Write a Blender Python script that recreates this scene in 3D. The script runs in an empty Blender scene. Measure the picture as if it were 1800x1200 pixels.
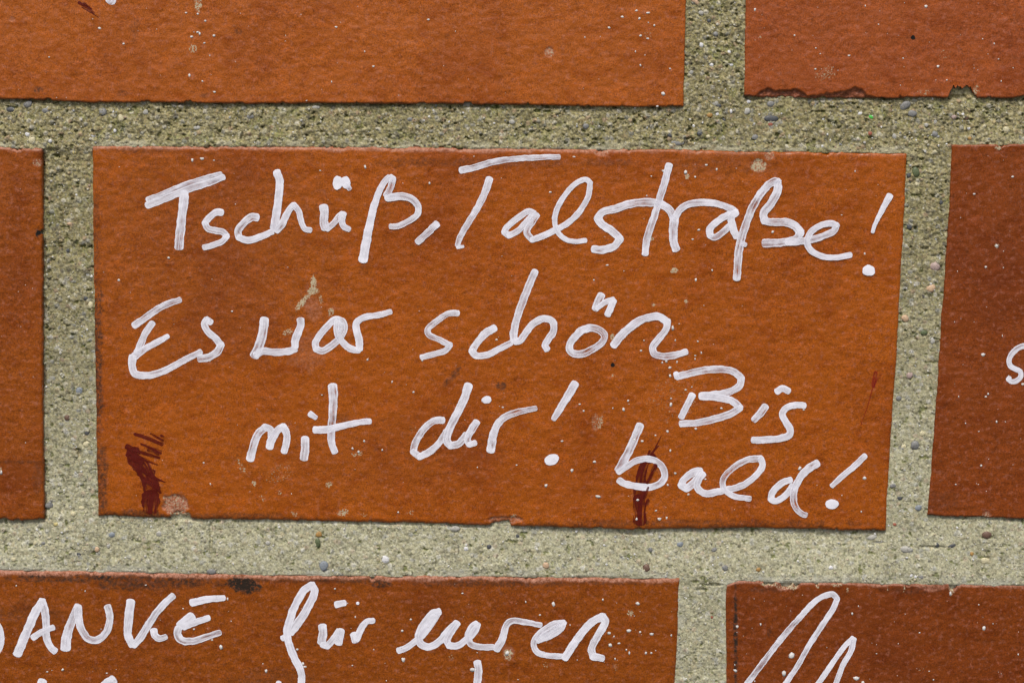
import bpy, math, random
import numpy as np
from mathutils import Matrix, Vector
random.seed(7)
scene = bpy.context.scene
COL = scene.collection
RAD = math.radians

# ------------------------------------------------------------------ camera
F = 3600.0; CX, CY = 900.0, 600.0            # focal length and centre in photograph pixels
K = 0.24 / 1430.0                            # metres per wall unit (a brick is 240 mm long)
CAMZ = 1.45; D = F * K
PITCH, YAW, ROLL = RAD(-9.0367), RAD(-0.1558), RAD(-0.88)
def cam_matrix():
    cp, sp = math.cos(PITCH), math.sin(PITCH); cy, sy = math.cos(YAW), math.sin(YAW); cr, sr = math.cos(ROLL), math.sin(ROLL)
    Rx = np.array([[1,0,0],[0,cp,-sp],[0,sp,cp]]); Rz = np.array([[cy,-sy,0],[sy,cy,0],[0,0,1]])
    Rr = np.array([[cr,0,sr],[0,1,0],[-sr,0,cr]])
    return Rz @ Rx @ Rr
M = cam_matrix()
cam_data = bpy.data.cameras.new('camera'); cam = bpy.data.objects.new('camera', cam_data); COL.objects.link(cam)
cam_data.sensor_width = 36; cam_data.lens = 36 * F / 1800; cam_data.clip_start = 0.02; cam_data.clip_end = 500
cam.matrix_world = Matrix.Translation((0, -D, CAMZ)) @ Matrix(M.tolist()).to_4x4() @ Matrix.Rotation(math.pi/2, 4, 'X')
scene.camera = cam

# ------------------------------------------------------------------ world, sun, exposure
SUN_EL, SUN_AZ = RAD(56), RAD(14)            # azimuth measured from straight in front of the wall, towards the left
w = bpy.data.worlds.new('World'); scene.world = w; w.use_nodes = True
nt = w.node_tree; nt.nodes.clear()
sky = nt.nodes.new('ShaderNodeTexSky'); sky.sky_type = 'NISHITA'; sky.sun_disc = False
sky.sun_elevation = SUN_EL; sky.sun_rotation = math.pi + SUN_AZ
sky.air_density = 1.0; sky.dust_density = 4.0; sky.ozone_density = 1.0
bg = nt.nodes.new('ShaderNodeBackground'); bg.inputs[1].default_value = 0.09
wo = nt.nodes.new('ShaderNodeOutputWorld')
nt.links.new(sky.outputs[0], bg.inputs[0]); nt.links.new(bg.outputs[0], wo.inputs[0])
sd = bpy.data.lights.new('sun', 'SUN'); sd.energy = 1.5; sd.angle = RAD(14); sd.color = (1.0, 0.95, 0.87)
sun = bpy.data.objects.new('sun', sd); COL.objects.link(sun); sun.location = (0, -3, 5)
to_sun = Vector((-math.sin(SUN_AZ)*math.cos(SUN_EL), -math.cos(SUN_AZ)*math.cos(SUN_EL), math.sin(SUN_EL)))
sun.rotation_euler = to_sun.to_track_quat('Z', 'Y').to_euler()
vs = scene.view_settings; vs.view_transform = 'Standard'; vs.look = 'None'; vs.gamma = 1; vs.use_curve_mapping = False
vs.exposure = 0.42
scene.cycles.transparent_max_bounces = 16

# ------------------------------------------------------------------ projection photograph <-> wall plane
def to_wall(px, py):
    """photograph pixel -> wall units (X right, Z up, 1 unit = K metres, Z = 0 at camera height)"""
    px = np.asarray(px, float); py = np.asarray(py, float)
    a = (px-CX)/F; c = -(py-CY)/F
    dx = M[0,0]*a + M[0,1] + M[0,2]*c; dy = M[1,0]*a + M[1,1] + M[1,2]*c; dz = M[2,0]*a + M[2,1] + M[2,2]*c
    return F*dx/dy, F*dz/dy
def to_px(X, Z):
    X = np.asarray(X, float); Z = np.asarray(Z, float)
    a = M[0,0]*X + M[1,0]*F + M[2,0]*Z; b = M[0,1]*X + M[1,1]*F + M[2,1]*Z; c = M[0,2]*X + M[1,2]*F + M[2,2]*Z
    return CX + F*a/b, CY - F*c/b

# ------------------------------------------------------------------ numpy noise
def _h(ix, iy, s):
    n = (ix.astype(np.int64)*374761393 + iy.astype(np.int64)*668265263 + s*2147483647) & 0xffffffff
    n = ((n ^ (n >> 13)) * 1274126177) & 0xffffffff
    n = ((n ^ (n >> 16)) * 2246822519) & 0xffffffff
    return ((n ^ (n >> 15)) & 0xffffff) / float(0xffffff)
def vn(x, y, s=0):
    x = np.asarray(x, float); y = np.asarray(y, float)
    ix = np.floor(x); iy = np.floor(y); fx = x-ix; fy = y-iy
    fx = fx*fx*fx*(fx*(fx*6-15)+10); fy = fy*fy*fy*(fy*(fy*6-15)+10)
    a = _h(ix,iy,s); b = _h(ix+1,iy,s); c = _h(ix,iy+1,s); d = _h(ix+1,iy+1,s)
    return (a+(b-a)*fx)*(1-fy) + (c+(d-c)*fx)*fy
def fbm(x, y, s=0, o=4):
    t = 0; a = .5; n = 0
    for k in range(o):
        t = t + a*vn(x*2**k+17.3*k, y*2**k-9.1*k, s+k); n += a; a *= .5
    return t/n*2-1
def cells(x, y, s=0):
    ix = np.floor(x); iy = np.floor(y); best = np.full(np.shape(x), 9.); idr = np.zeros(np.shape(x)); id2 = np.zeros(np.shape(x))
    for i in (-1,0,1):
        for j in (-1,0,1):
            cx = ix+i; cy = iy+j
            d = (cx+_h(cx,cy,s)-x)**2 + (cy+_h(cx,cy,s+1)-y)**2
            m = d < best; best = np.where(m, d, best)
            idr = np.where(m, _h(cx,cy,s+2), idr); id2 = np.where(m, _h(cx,cy,s+3), id2)
    return np.sqrt(best), idr, id2
def sstep(a, b, x):
    t = np.clip((x-a)/(b-a), 0, 1); return t*t*(3-2*t)

# ------------------------------------------------------------------ materials
def new_mat(name):
    m = bpy.data.materials.new(name); m.use_nodes = True; n = m.node_tree; n.nodes.clear()
    out = n.nodes.new('ShaderNodeOutputMaterial'); p = n.nodes.new('ShaderNodeBsdfPrincipled')
    n.links.new(p.outputs[0], out.inputs[0]); return m, n, p, out
def N(n, t, **kw):
    o = n.nodes.new(t)
    for k, v in kw.items():
        if k.startswith('i_'): o.inputs[k[2:].replace('_', ' ')].default_value = v
        else: setattr(o, k, v)
    return o
def mixc(n, a, b, fac, mode='MIX'):
    m = n.nodes.new('ShaderNodeMix'); m.data_type = 'RGBA'; m.blend_type = mode
    for s, v in ((0, fac), (6, a), (7, b)):
        if hasattr(v, 'links'): n.links.new(v, m.inputs[s])
        else: m.inputs[s].default_value = v
    return m.outputs[2]
def math_(n, op, a, b=None, c=None, clamp=False):
    m = n.nodes.new('ShaderNodeMath'); m.operation = op; m.use_clamp = clamp
    for i, v in enumerate((a, b, c)):
        if v is None: continue
        if hasattr(v, 'links'): n.links.new(v, m.inputs[i])
        else: m.inputs[i].default_value = v
    return m.outputs[0]
def ramp(n, f, lo, hi):
    m = n.nodes.new('ShaderNodeMapRange'); m.interpolation_type = 'SMOOTHSTEP'
    n.links.new(f, m.inputs[0]); m.inputs[1].default_value = lo; m.inputs[2].default_value = hi; return m.outputs[0]
def tex(n, coord, scale, detail=3, rough=.55, stretch=None, dist=0.0):
    t = N(n, 'ShaderNodeTexNoise'); t.inputs['Scale'].default_value = scale; t.inputs['Detail'].default_value = detail
    t.inputs['Roughness'].default_value = rough; t.inputs['Distortion'].default_value = dist
    if stretch:
        mp = N(n, 'ShaderNodeMapping'); mp.inputs['Scale'].default_value = stretch; n.links.new(coord, mp.inputs[0]); coord = mp.outputs[0]
    n.links.new(coord, t.inputs['Vector']); return t

def brick_material():
    m, n, p, out = new_mat('glazed_brick')
    tc = N(n, 'ShaderNodeNewGeometry').outputs['Position']
    oi = N(n, 'ShaderNodeObjectInfo')
    wear_sheen = N(n, 'ShaderNodeAttribute', attribute_name='wear_sheen'); sp = N(n, 'ShaderNodeSeparateColor'); n.links.new(wear_sheen.outputs['Color'], sp.inputs[0])
    base = oi.outputs['Color']
    big = tex(n, tc, 30, 4, .6); mid = tex(n, tc, 190, 4, .6, (.75, 1, 1.25)); fin = tex(n, tc, 700, 3, .55, (.9, 1, 1.1)); gr = tex(n, tc, 3300, 2, .7)
    fin2 = tex(n, tc, 560, 3, .58, (.9, 1, 1.12))
    c = mixc(n, base, (0.72, 0.62, 0.60, 1), ramp(n, big.outputs[0], .42, .78), 'MULTIPLY')
    c = mixc(n, c, (1.12, 1.06, 0.70, 1), ramp(n, mid.outputs[0], .50, .68), 'MULTIPLY')
    c = mixc(n, c, (0.86, 0.78, 0.65, 1), ramp(n, mid.outputs[0], .50, .32), 'MULTIPLY')
    # glaze sheen painted as pinkish flecks, brown dots deepened to give relief shade
    pink = math_(n, 'MULTIPLY', ramp(n, fin.outputs[0], .51, .72), .44)
    c = mixc(n, c, mixc(n, base, (0.46, 0.19, 0.13, 1), .66), pink)
    dk = math_(n, 'MULTIPLY', ramp(n, fin2.outputs[0], .54, .72), .40)
    c = mixc(n, c, mixc(n, base, (0.05, 0.014, 0.001, 1), .72), dk)
    c = mixc(n, c, (0.56, 0.52, 0.50, 1), ramp(n, gr.outputs[0], .50, .68), 'MULTIPLY')
    c = mixc(n, c, (1.42, 1.42, 1.6, 1), ramp(n, gr.outputs[0], .50, .32), 'MULTIPLY')
    # dark soil and lower rim line, raw chipped clay and painted rim sheen, pale mortar residue
    brk = tex(n, tc, 1000, 4, .7); brk2 = tex(n, tc, 1900, 4, .7)
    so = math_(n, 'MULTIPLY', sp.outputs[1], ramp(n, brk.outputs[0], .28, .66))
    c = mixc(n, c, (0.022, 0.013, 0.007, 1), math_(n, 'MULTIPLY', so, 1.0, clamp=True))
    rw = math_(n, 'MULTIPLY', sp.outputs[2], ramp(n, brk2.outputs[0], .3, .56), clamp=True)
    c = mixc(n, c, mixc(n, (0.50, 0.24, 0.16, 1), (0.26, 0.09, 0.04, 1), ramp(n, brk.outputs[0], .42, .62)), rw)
    rs = math_(n, 'MULTIPLY', ramp(n, math_(n, 'MULTIPLY_ADD', sp.outputs[0], .24, brk2.outputs[0]), .64, .74), math_(n, 'MULTIPLY', sp.outputs[0], 4.0, clamp=True), clamp=True)
    c = mixc(n, c, (0.50, 0.42, 0.27, 1), rs)
    n.links.new(c, p.inputs['Base Color'])
    r = math_(n, 'MULTIPLY_ADD', ramp(n, mid.outputs[0], .3, .7), .14, .27)
    r = math_(n, 'ADD', r, math_(n, 'MULTIPLY', math_(n, 'ADD', math_(n, 'ADD', rs, rw), so), .4), clamp=True)
    n.links.new(r, p.inputs['Roughness']); p.inputs['Specular IOR Level'].default_value = 0.38
    b1 = N(n, 'ShaderNodeBump'); b1.inputs['Strength'].default_value = .75; b1.inputs['Distance'].default_value = .00042
    b2 = N(n, 'ShaderNodeBump'); b2.inputs['Strength'].default_value = .18; b2.inputs['Distance'].default_value = .00004
    n.links.new(tex(n, tc, 430, 2, .45, (.85,1,1.1)).outputs[0], b1.inputs['Height']); n.links.new(gr.outputs[0], b2.inputs['Height'])
    n.links.new(b1.outputs[0], b2.inputs['Normal']); n.links.new(b2.outputs[0], p.inputs['Normal'])
    return m
def mortar_material():
    m, n, p, out = new_mat('sandy_mortar')
    tc = N(n, 'ShaderNodeNewGeometry').outputs['Position']
    a = N(n, 'ShaderNodeAttribute', attribute_name='grain')
    f = tex(n, tc, 2600, 3, .65)
    c = mixc(n, a.outputs['Color'], (0.60, 0.58, 0.52, 1), ramp(n, f.outputs[0], .5, .72), 'MULTIPLY')
    c = mixc(n, c, (1.25, 1.25, 1.25, 1), ramp(n, f.outputs[0], .48, .3), 'MULTIPLY')
    n.links.new(c, p.inputs['Base Color']); p.inputs['Roughness'].default_value = .92; p.inputs['Specular IOR Level'].default_value = .25
    b = N(n, 'ShaderNodeBump'); b.inputs['Strength'].default_value = .7; b.inputs['Distance'].default_value = .0002
    n.links.new(f.outputs[0], b.inputs['Height']); n.links.new(b.outputs[0], p.inputs['Normal'])
    return m
def stone_material(name, rough=.6):
    m, n, p, out = new_mat(name)
    tc = N(n, 'ShaderNodeNewGeometry').outputs['Position']
    oi = N(n, 'ShaderNodeObjectInfo')
    f = tex(n, tc, 2200, 3, .6)
    c = mixc(n, oi.outputs['Color'], (0.6, 0.6, 0.58, 1), ramp(n, f.outputs[0], .48, .7), 'MULTIPLY')
    n.links.new(c, p.inputs['Base Color']); p.inputs['Roughness'].default_value = rough
    return m
def stroke_material(name, col, thin, streak_lo, streak_hi, cover, rough, core=True, veil=0.0, base_=.34):
    """brushed paint: UV.x runs along the stroke, UV.y across; attribute 'stroke' = (edge, end, dryness)"""
    m, n, p, out = new_mat(name)
    uv = N(n, 'ShaderNodeUVMap'); uv.uv_map = 'run'
    at = N(n, 'ShaderNodeAttribute', attribute_name='stroke'); sp = N(n, 'ShaderNodeSeparateColor'); n.links.new(at.outputs['Color'], sp.inputs[0])
    tc = N(n, 'ShaderNodeNewGeometry').outputs['Position']
    st = tex(n, uv.outputs[0], 1, 3, .55, (.018, 2.0, 1)); bl = tex(n, uv.outputs[0], 1, 3, .6, (.026, .3, 1)); pit = tex(n, tc, 1500, 4, .7)
    s = ramp(n, st.outputs[0], streak_lo, streak_hi)                       # streak openings
    blot = ramp(n, bl.outputs[0], .36, .66)
    inner = math_(n, 'SUBTRACT', 1.0, ramp(n, sp.outputs[0], .58, .92))
    s = math_(n, 'MULTIPLY', math_(n, 'MULTIPLY_ADD', s, cover, base_), math_(n, 'MULTIPLY_ADD', blot, .85, .15))   # thin where the pen ran dry
    s = math_(n, 'MULTIPLY', s, math_(n, 'MULTIPLY_ADD', inner, .85, .15) if core else 1.0)
    s = math_(n, 'MULTIPLY', s, math_(n, 'MULTIPLY_ADD', sp.outputs[1], .95, .05))   # fresh ends stay full
    s = math_(n, 'MULTIPLY', s, at.outputs['Alpha']) if core else s
    s = math_(n, 'ADD', s, veil)
    tail = ramp(n, math_(n, 'ADD', math_(n, 'MULTIPLY', st.outputs[0], 1.0), sp.outputs[2]), .98, 1.10)
    gaps = math_(n, 'MULTIPLY', ramp(n, pit.outputs[0], .62, .72), .5)
    op = math_(n, 'SUBTRACT', 1.0, math_(n, 'MAXIMUM', math_(n, 'MAXIMUM', s, gaps), tail), clamp=True)
    c = mixc(n, col, thin, math_(n, 'MULTIPLY', math_(n, 'MULTIPLY', ramp(n, st.outputs[0], .44, .66), sp.outputs[1]), inner))
    n.links.new(c, p.inputs['Base Color']); p.inputs['Roughness'].default_value = rough; p.inputs['Specular IOR Level'].default_value = .3
    tr = N(n, 'ShaderNodeBsdfTransparent'); mx = N(n, 'ShaderNodeMixShader')
    n.links.new(op, mx.inputs[0]); n.links.new(tr.outputs[0], mx.inputs[1]); n.links.new(p.outputs[0], mx.inputs[2]); n.links.new(mx.outputs[0], out.inputs[0])
    return m
MB = brick_material(); MM = mortar_material(); MS = stone_material('pebble_stone', .5)
MW = stroke_material('white_marker_paint', (0.89, 0.89, 0.97, 1), (0.82, 0.80, 0.90, 1), .36, .68, .52, .55)
MR = stroke_material('dark_red_stain', (0.105, 0.006, 0.002, 1), (0.15, 0.012, 0.003, 1), .44, .58, .9, .4, core=False, veil=.05, base_=.0)
MR2 = stroke_material('bright_red_stain', (0.30, 0.012, 0.008, 1), (0.30, 0.03, 0.01, 1), .44, .60, .6, .5, core=False, veil=.42, base_=.1)
def flat_material(name, col, rough=.9, scale=40):
    m, n, p, out = new_mat(name); tc = N(n, 'ShaderNodeNewGeometry').outputs['Position']
    f = tex(n, tc, scale, 5, .6); c = mixc(n, tuple(col)+(1,), (0.6, 0.6, 0.6, 1), f.outputs[0], 'MULTIPLY')
    n.links.new(c, p.inputs['Base Color']); p.inputs['Roughness'].default_value = rough; return m
MP = flat_material('grey_paving', (0.16, 0.155, 0.145))
MF = flat_material('pale_flecks', (0.86, 0.84, 0.80), .6, 900)

# ------------------------------------------------------------------ mesh helpers
def mesh_from(name, verts, quads, mat, origin=(0,0,0), smooth=True, colors=None, cname=None, uvs=None):
    """verts (n,3) metres world, quads (m,4) int"""
    verts = np.asarray(verts, float) - np.asarray(origin, float)[None, :]; quads = np.asarray(quads, np.int32); k = quads.shape[1]
    me = bpy.data.meshes.new(name); me.vertices.add(len(verts)); me.vertices.foreach_set('co', verts.astype(np.float32).ravel())
    me.loops.add(quads.size); me.loops.foreach_set('vertex_index', quads.ravel())
    me.polygons.add(len(quads)); me.polygons.foreach_set('loop_start', np.arange(0, quads.size, k, dtype=np.int32))
    me.polygons.foreach_set('use_smooth', np.full(len(quads), smooth))
    if colors is not None:
        at = me.color_attributes.new(cname, 'FLOAT_COLOR', 'POINT'); c = np.ones((len(verts), 4), np.float32); c[:, :colors.shape[1]] = colors
        at.data.foreach_set('color', c.ravel())
    if uvs is not None:
        u = me.uv_layers.new(name='run'); u.data.foreach_set('uv', np.asarray(uvs, np.float32)[quads.ravel()].ravel())
    me.update(calc_edges=True); me.validate(); me.materials.append(mat)
    o = bpy.data.objects.new(name, me); o.location = origin; COL.objects.link(o); return o
def world(px, py, h):
    """pixel arrays plus height (wall units, out of the wall) -> world metres"""
    X, Z = to_wall(px, py); X, Z, h = np.broadcast_arrays(X, Z, h); return np.stack([X*K, -h*K, CAMZ + Z*K], -1)
def adopt(o, parent):
    o.parent = parent; o.matrix_parent_inverse = Matrix.Identity(4); o.location = Vector(o.location) - world_loc(parent); return o
LOC = {}
def world_loc(o):
    v = Vector(o.location)
    if o.parent: v = v + world_loc(o.parent)
    return v

# ------------------------------------------------------------------ the setting and the wall itself
g = bpy.data.meshes.new('pavement'); g.from_pydata([(-60,-60,0),(60,-60,0),(60,60,0),(-60,60,0)], [], [(0,1,2,3)]); g.materials.append(MP)
pav = bpy.data.objects.new('pavement', g); COL.objects.link(pav); pav['kind'] = 'structure'
wall = bpy.data.objects.new('brick_wall', None); COL.objects.link(wall); wall.location = (0, 0, 0)
wall['label'] = 'orange brown brick wall with sandy grey joints and white handwritten farewells on its bricks'; wall['category'] = 'wall'; wall['kind'] = 'thing'

# ------------------------------------------------------------------ bricks in view
def wp(X, Z): a, b = to_px(X, Z); return (float(a), float(b))
def wx(px, py): return float(to_wall(px, py)[0])
def wz(px, py): return float(to_wall(px, py)[1])
L, Hh = 1430, 675
def polyline(pts):
    p = np.array(pts, float); s = np.concatenate([[0], np.cumsum(np.hypot(*(p[1:]-p[:-1]).T))]); s /= s[-1]
    return lambda t: np.stack([np.interp(t, s, p[:,0]), np.interp(t, s, p[:,1])], -1)
def rect_px(x0, x1, z0, z1): return [wp(x0, z1), wp(x1, z1), wp(x1, z0), wp(x0, z0)]      # TL TR BR BL
def step_axis(a, b, vis0, vis1, fine=2.0, coarse=24.0):
    """grid positions between a and b: tight at both rims, fine in view, coarse beyond"""
    out = [a+d for d in (0, .6, 1.4, 2.4, 3.6, 5, 6.6)]; end = [b-d for d in (0, .6, 1.4, 2.4, 3.6, 5, 6.6)]
    x = out[-1]
    while True:
        x += fine if vis0-6 < x < vis1 else coarse
        if x > end[-1]-1: break
        out.append(x)
    return np.array(sorted(out+end))
BRICKS = {}
class Brick: pass
def face_h(b, x, y):
    """height of the fired face, wall units"""
    s = b.seed
    h = 1.3*fbm(x/170, y/120, s, 3) + .85*fbm(x/16, y/14, s+20, 3) + b.lift
    for (cx, cy, rx, ry, dep, *_r) in b.chips:
        m = 1 - ((x-cx)/rx)**2 - ((y-cy)/ry)**2 + .45*fbm(x/9, y/9, s+31, 3)
        m = sstep(-.05, .35, m); h = h - m*(dep + dep*.45*fbm(x/5, y/5, s+37, 3))
    return h
def make_brick(key, quad, tint, top=None, bottom=None, left=None, right=None, seed=1, lift=0, r=5.0, chips=(), notches=(), wear_sheen=(), label=None, rag=None, arris_sheen=(6, .7, 9999), rough_edges=(1, 1, 1, 1)):
    b = Brick(); b.seed = seed*101; b.lift = lift; b.chips = chips; TL, TR, BR, BL = quad
    T = polyline([TL]+list(top or [])+[TR]); B = polyline([BL]+list(bottom or [])+[BR]); Lf = polyline([TL]+list(left or [])+[BL]); R = polyline([TR]+list(right or [])+[BR])
    b.quad = np.array([TL, TR, BR, BL]); b.edges = (T, B, Lf, R)
    Wd = np.hypot(TR[0]-TL[0], TR[1]-TL[1]); Hd = np.hypot(BL[0]-TL[0], BL[1]-TL[1])
    xs = step_axis(0, Wd, -TL[0]-15, 1815-TL[0]); ys = step_axis(0, Hd, -TL[1]-15, 1215-TL[1])
    U, V = np.meshgrid(xs/Wd, ys/Hd)
    t, bt, lf, rt = T(U), B(U), Lf(V), R(V)
    u = U[..., None]; v = V[..., None]
    P = (1-v)*t + v*bt + (1-u)*lf + u*rt - ((1-u)*(1-v)*np.array(TL) + u*(1-v)*np.array(TR) + (1-u)*v*np.array(BL) + u*v*np.array(BR))
    dT, dB, dL, dR = V*Hd, (1-V)*Hd, U*Wd, (1-U)*Wd
    x, y = P[...,0].copy(), P[...,1].copy()
    ed = lambda c, s: 1.3*fbm(c/40, c*0+s, seed*7+s, 2) + .9*fbm(c/9, c*0+s, seed*7+s+3, 3)
    fall = lambda d: np.exp(-d/9)
    y += ed(x, 1)*fall(dT)*rough_edges[0]; y -= ed(x, 2)*fall(dB)*rough_edges[1]; x += ed(y, 3)*fall(dL)*rough_edges[2]; x -= ed(y, 4)*fall(dR)*rough_edges[3]
    rn = random.Random(seed); notches = list(notches)
    for side, lo, hi in (('T', TL[0], TR[0]), ('B', BL[0], BR[0])):
        q = lo
        while q < hi:
            q += 25+rn.random()*110; notches.append((side, q, 4+rn.random()*14, .8+2.2*rn.random()**2))
    for (side, pos, wdt, dep) in notches:
        c = x if side in 'TB' else y
        prof = sstep(1.0, .55, np.abs(c-pos)/(wdt/2) + .25*fbm(c/5, c*0, seed+9, 2))*dep*(1+.35*fbm(c/4, c*0+3, seed+5, 2))
        if side == 'T': y = y + prof*np.exp(-dT/22)
        if side == 'B': y = y - prof*np.exp(-dB/22)
        if side == 'L': x = x + prof*np.exp(-dL/10)
        if side == 'R': x = x - prof*np.exp(-dR/10)
    h = face_h(b, x, y)
    rr = r*(1+.45*fbm(x/30, y/30, seed+44, 3))
    def rim(d, q): q = np.maximum(q, .5); d2 = np.clip(d, 0, q); return q - np.sqrt(np.maximum(q*q-(q-d2)**2, 0))
    h = h - np.maximum(np.maximum(rim(dT, rr), rim(dB, rr)), np.maximum(rim(dL, rr*.7), rim(dR, rr*.7)))
    W = np.zeros(x.shape+(3,))
    aw, ast, axm = arris_sheen; av = (.75+.5*fbm(x/28, y*0, seed+61, 3)); fade = sstep(axm+150, axm-150, x)
    W[...,2] = np.maximum(W[...,2], sstep(aw*1.35, aw*.75, dT/np.maximum(av, .3))*ast*fade)  # sky highlight on the top rim painted in as a pale pink band
    W[...,1] = np.maximum(W[...,1], sstep(4.5, .5, dB + 2.5*fbm(x/14, y*0, seed+66, 3))*.75)  # uneven darker line along the lower rim
    for (cx, cy, rx, ry, dep, *cc) in chips:
        m = 1 - ((x-cx)/rx)**2 - ((y-cy)/ry)**2 + .45*fbm(x/9, y/9, b.seed+31, 3); m = sstep(-.15, .3, m)
        W[...,2] = np.maximum(W[...,2], m*(cc[0] if cc else 1)); W[...,0] = np.maximum(W[...,0], m*(cc[1] if len(cc) > 1 else .25))
    if rag is not None:                      # broken lower arris: below the break line the skin is gone
        yl = np.interp(x, [q[0] for q in rag], [q[1] for q in rag]) + 1.4*fbm(x/5, x*0, 91, 3)
        m = sstep(-.8, 1.2, y-yl); h = h - m*(6 + 4*fbm(x/6, y/6, 77, 3)); W[...,2] = np.maximum(W[...,2]*(1-m), m*.22); W[...,1] = np.maximum(W[...,1], m*.6)
    for wv in wear_sheen:                          # (kind, cx, cy, rx, ry, strength [, angle])
        kind, cx, cy, rx, ry, st = wv[:6]; an = RAD(wv[6]) if len(wv) > 6 else 0
        ddx, ddy = x-cx, y-cy; ux = ddx*math.cos(an)+ddy*math.sin(an); uy = -ddx*math.sin(an)+ddy*math.cos(an)
        m = sstep(0, .7, 1 - (ux/rx)**2 - (uy/ry)**2 + .75*fbm(x/13, y/13, b.seed+int(cx), 4))*st
        k = {'residue': 0, 'soil': 1, 'raw': 2}[kind]; W[...,k] = np.maximum(W[...,k], m)
    h = h - W[...,0]*-.15
    P2 = np.stack([x, y], -1)
    P2 = np.pad(P2, ((2,2),(2,2),(0,0)), mode='edge'); W = np.pad(W, ((2,2),(2,2),(0,0)), mode='edge')
    hp = np.pad(h, 2, mode='edge'); n0, n1 = hp.shape
    ring = np.minimum.reduce([np.arange(n0)[:,None]+0*np.arange(n1), np.arange(n1)[None,:]+0*np.arange(n0)[:,None], (n0-1-np.arange(n0))[:,None]+0*np.arange(n1), (n1-1-np.arange(n1))[None,:]+0*np.arange(n0)[:,None]])
    hp = np.where(ring == 1, -18, np.where(ring == 0, -620, hp))
    vw = world(P2[...,0], P2[...,1], hp).reshape(-1, 3)
    idx = np.arange(n0*n1).reshape(n0, n1)
    q = np.stack([idx[:-1,:-1], idx[1:,:-1], idx[1:,1:], idx[:-1,1:]], -1).reshape(-1, 4)
    c = world(*(b.quad.mean(0)), 0)
    o = mesh_from('brick', vw, q, MB, origin=tuple(c), colors=W.reshape(-1,3), cname='wear_sheen')
    o.color = tuple(tint)+(1,); o.parent = wall
    if label: o['label'] = label
    b.obj = o; BRICKS[key] = b; return b

row1z0 = wz(600, 182); row1z0r = wz(1550, 171); row3z1 = wz(600, 1009); row3z1r = wz(1540, 1026)
# lower-left corner of the upper left brick etc. come from the joints one can see
xr = wx(1204, 100)
make_brick('upper_left', [wp(xr-L, row1z0+Hh), wp(wx(1207,0), row1z0+Hh), (1201,188), wp(xr-L, wz(0,175))], (0.385, 0.096, 0.008), seed=1,
    bottom=[(0,174),(60,176),(170,181),(300,181),(420,183),(640,182),(780,183),(900,185),(1060,188),(1150,188)], right=[(1206,0),(1204,90)], r=4, rough_edges=(1,.7,1,.7),
    notches=[('B',330,14,2.5),('B',822,16,4),('B',1034,10,2)],
    chips=[(966,92,9,9,1.6,.7,.5), (20,34,7,5,1,.3,0)],
    wear_sheen=[('soil',68,158,10,6,.8),('soil',215,165,14,6,.5),('soil',360,168,10,5,.5),('residue',347,6,9,16,.9),('residue',340,86,9,9,.75),('residue',1118,3,9,8,.6),('soil',820,182,120,4,.5),('soil',420,56,8,6,.6),('residue',1138,62,8,10,.35),('soil',238,55,12,30,.25)],
    label='paler orange brick above with thin dark lower edge')
xl = wx(1310, 100)
make_brick('upper_right', [wp(wx(1311,0), row1z0r+Hh), wp(xl+L, row1z0r+Hh), wp(xl+L, wz(1800,172)), (1309,170)], (0.335, 0.078, 0.013), seed=2,
    left=[(1311,0),(1309,120)], bottom=[(1330,172),(1440,173),(1600,172),(1800,173)], r=3.5, rough_edges=(1,1,.6,1),
    notches=[('B',1692,50,20),('B',1800,14,3)],
    rag=[(1300,169),(1318,168),(1328,170),(1338,161),(1350,155),(1362,160),(1378,159),(1400,157),(1410,161),(1420,169),(1445,167),(1470,162),(1490,160),(1503,153),(1514,157),(1524,167),(1540,171),(1580,175),(1582,167),(1586,171),(1640,171),(1660,172),(1780,174),(1784,169),(1788,172),(1900,175)],
    wear_sheen=[('residue',1450,130,22,16,.5),('residue',1628,161,18,8,.45),('residue',1716,158,6,10,.6),('residue',1337,65,3,5,.8),('residue',1660,98,14,12,.28)],
    label='reddish brick above with crumbled and notched lower edge')
xm = wx(75, 580)
make_brick('middle_left', [wp(xm-L, wz(0,258)), (74,260), (77,915), wp(xm-L, wz(0,914))], (0.29, 0.069, 0.003), seed=3, lift=.5,
    top=[(0,258),(40,260)], right=[(75,400),(75,700)], bottom=[(0,917),(40,916)], r=6, rough_edges=(1,1.3,.8,.8),
    notches=[('B',2,30,5),('B',30,12,2),('R',408,9,5),('T',33,14,3)],
    wear_sheen=[('residue',66,286,8,9,.5),('soil',66,408,4,9,1.6),('soil',40,812,60,3,.5),('raw',66,286,8,9,.5),('residue',1,828,3,8,.8),('soil',66,850,10,40,.4)],
    label='brick at the left with a small black hole in its edge')
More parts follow.
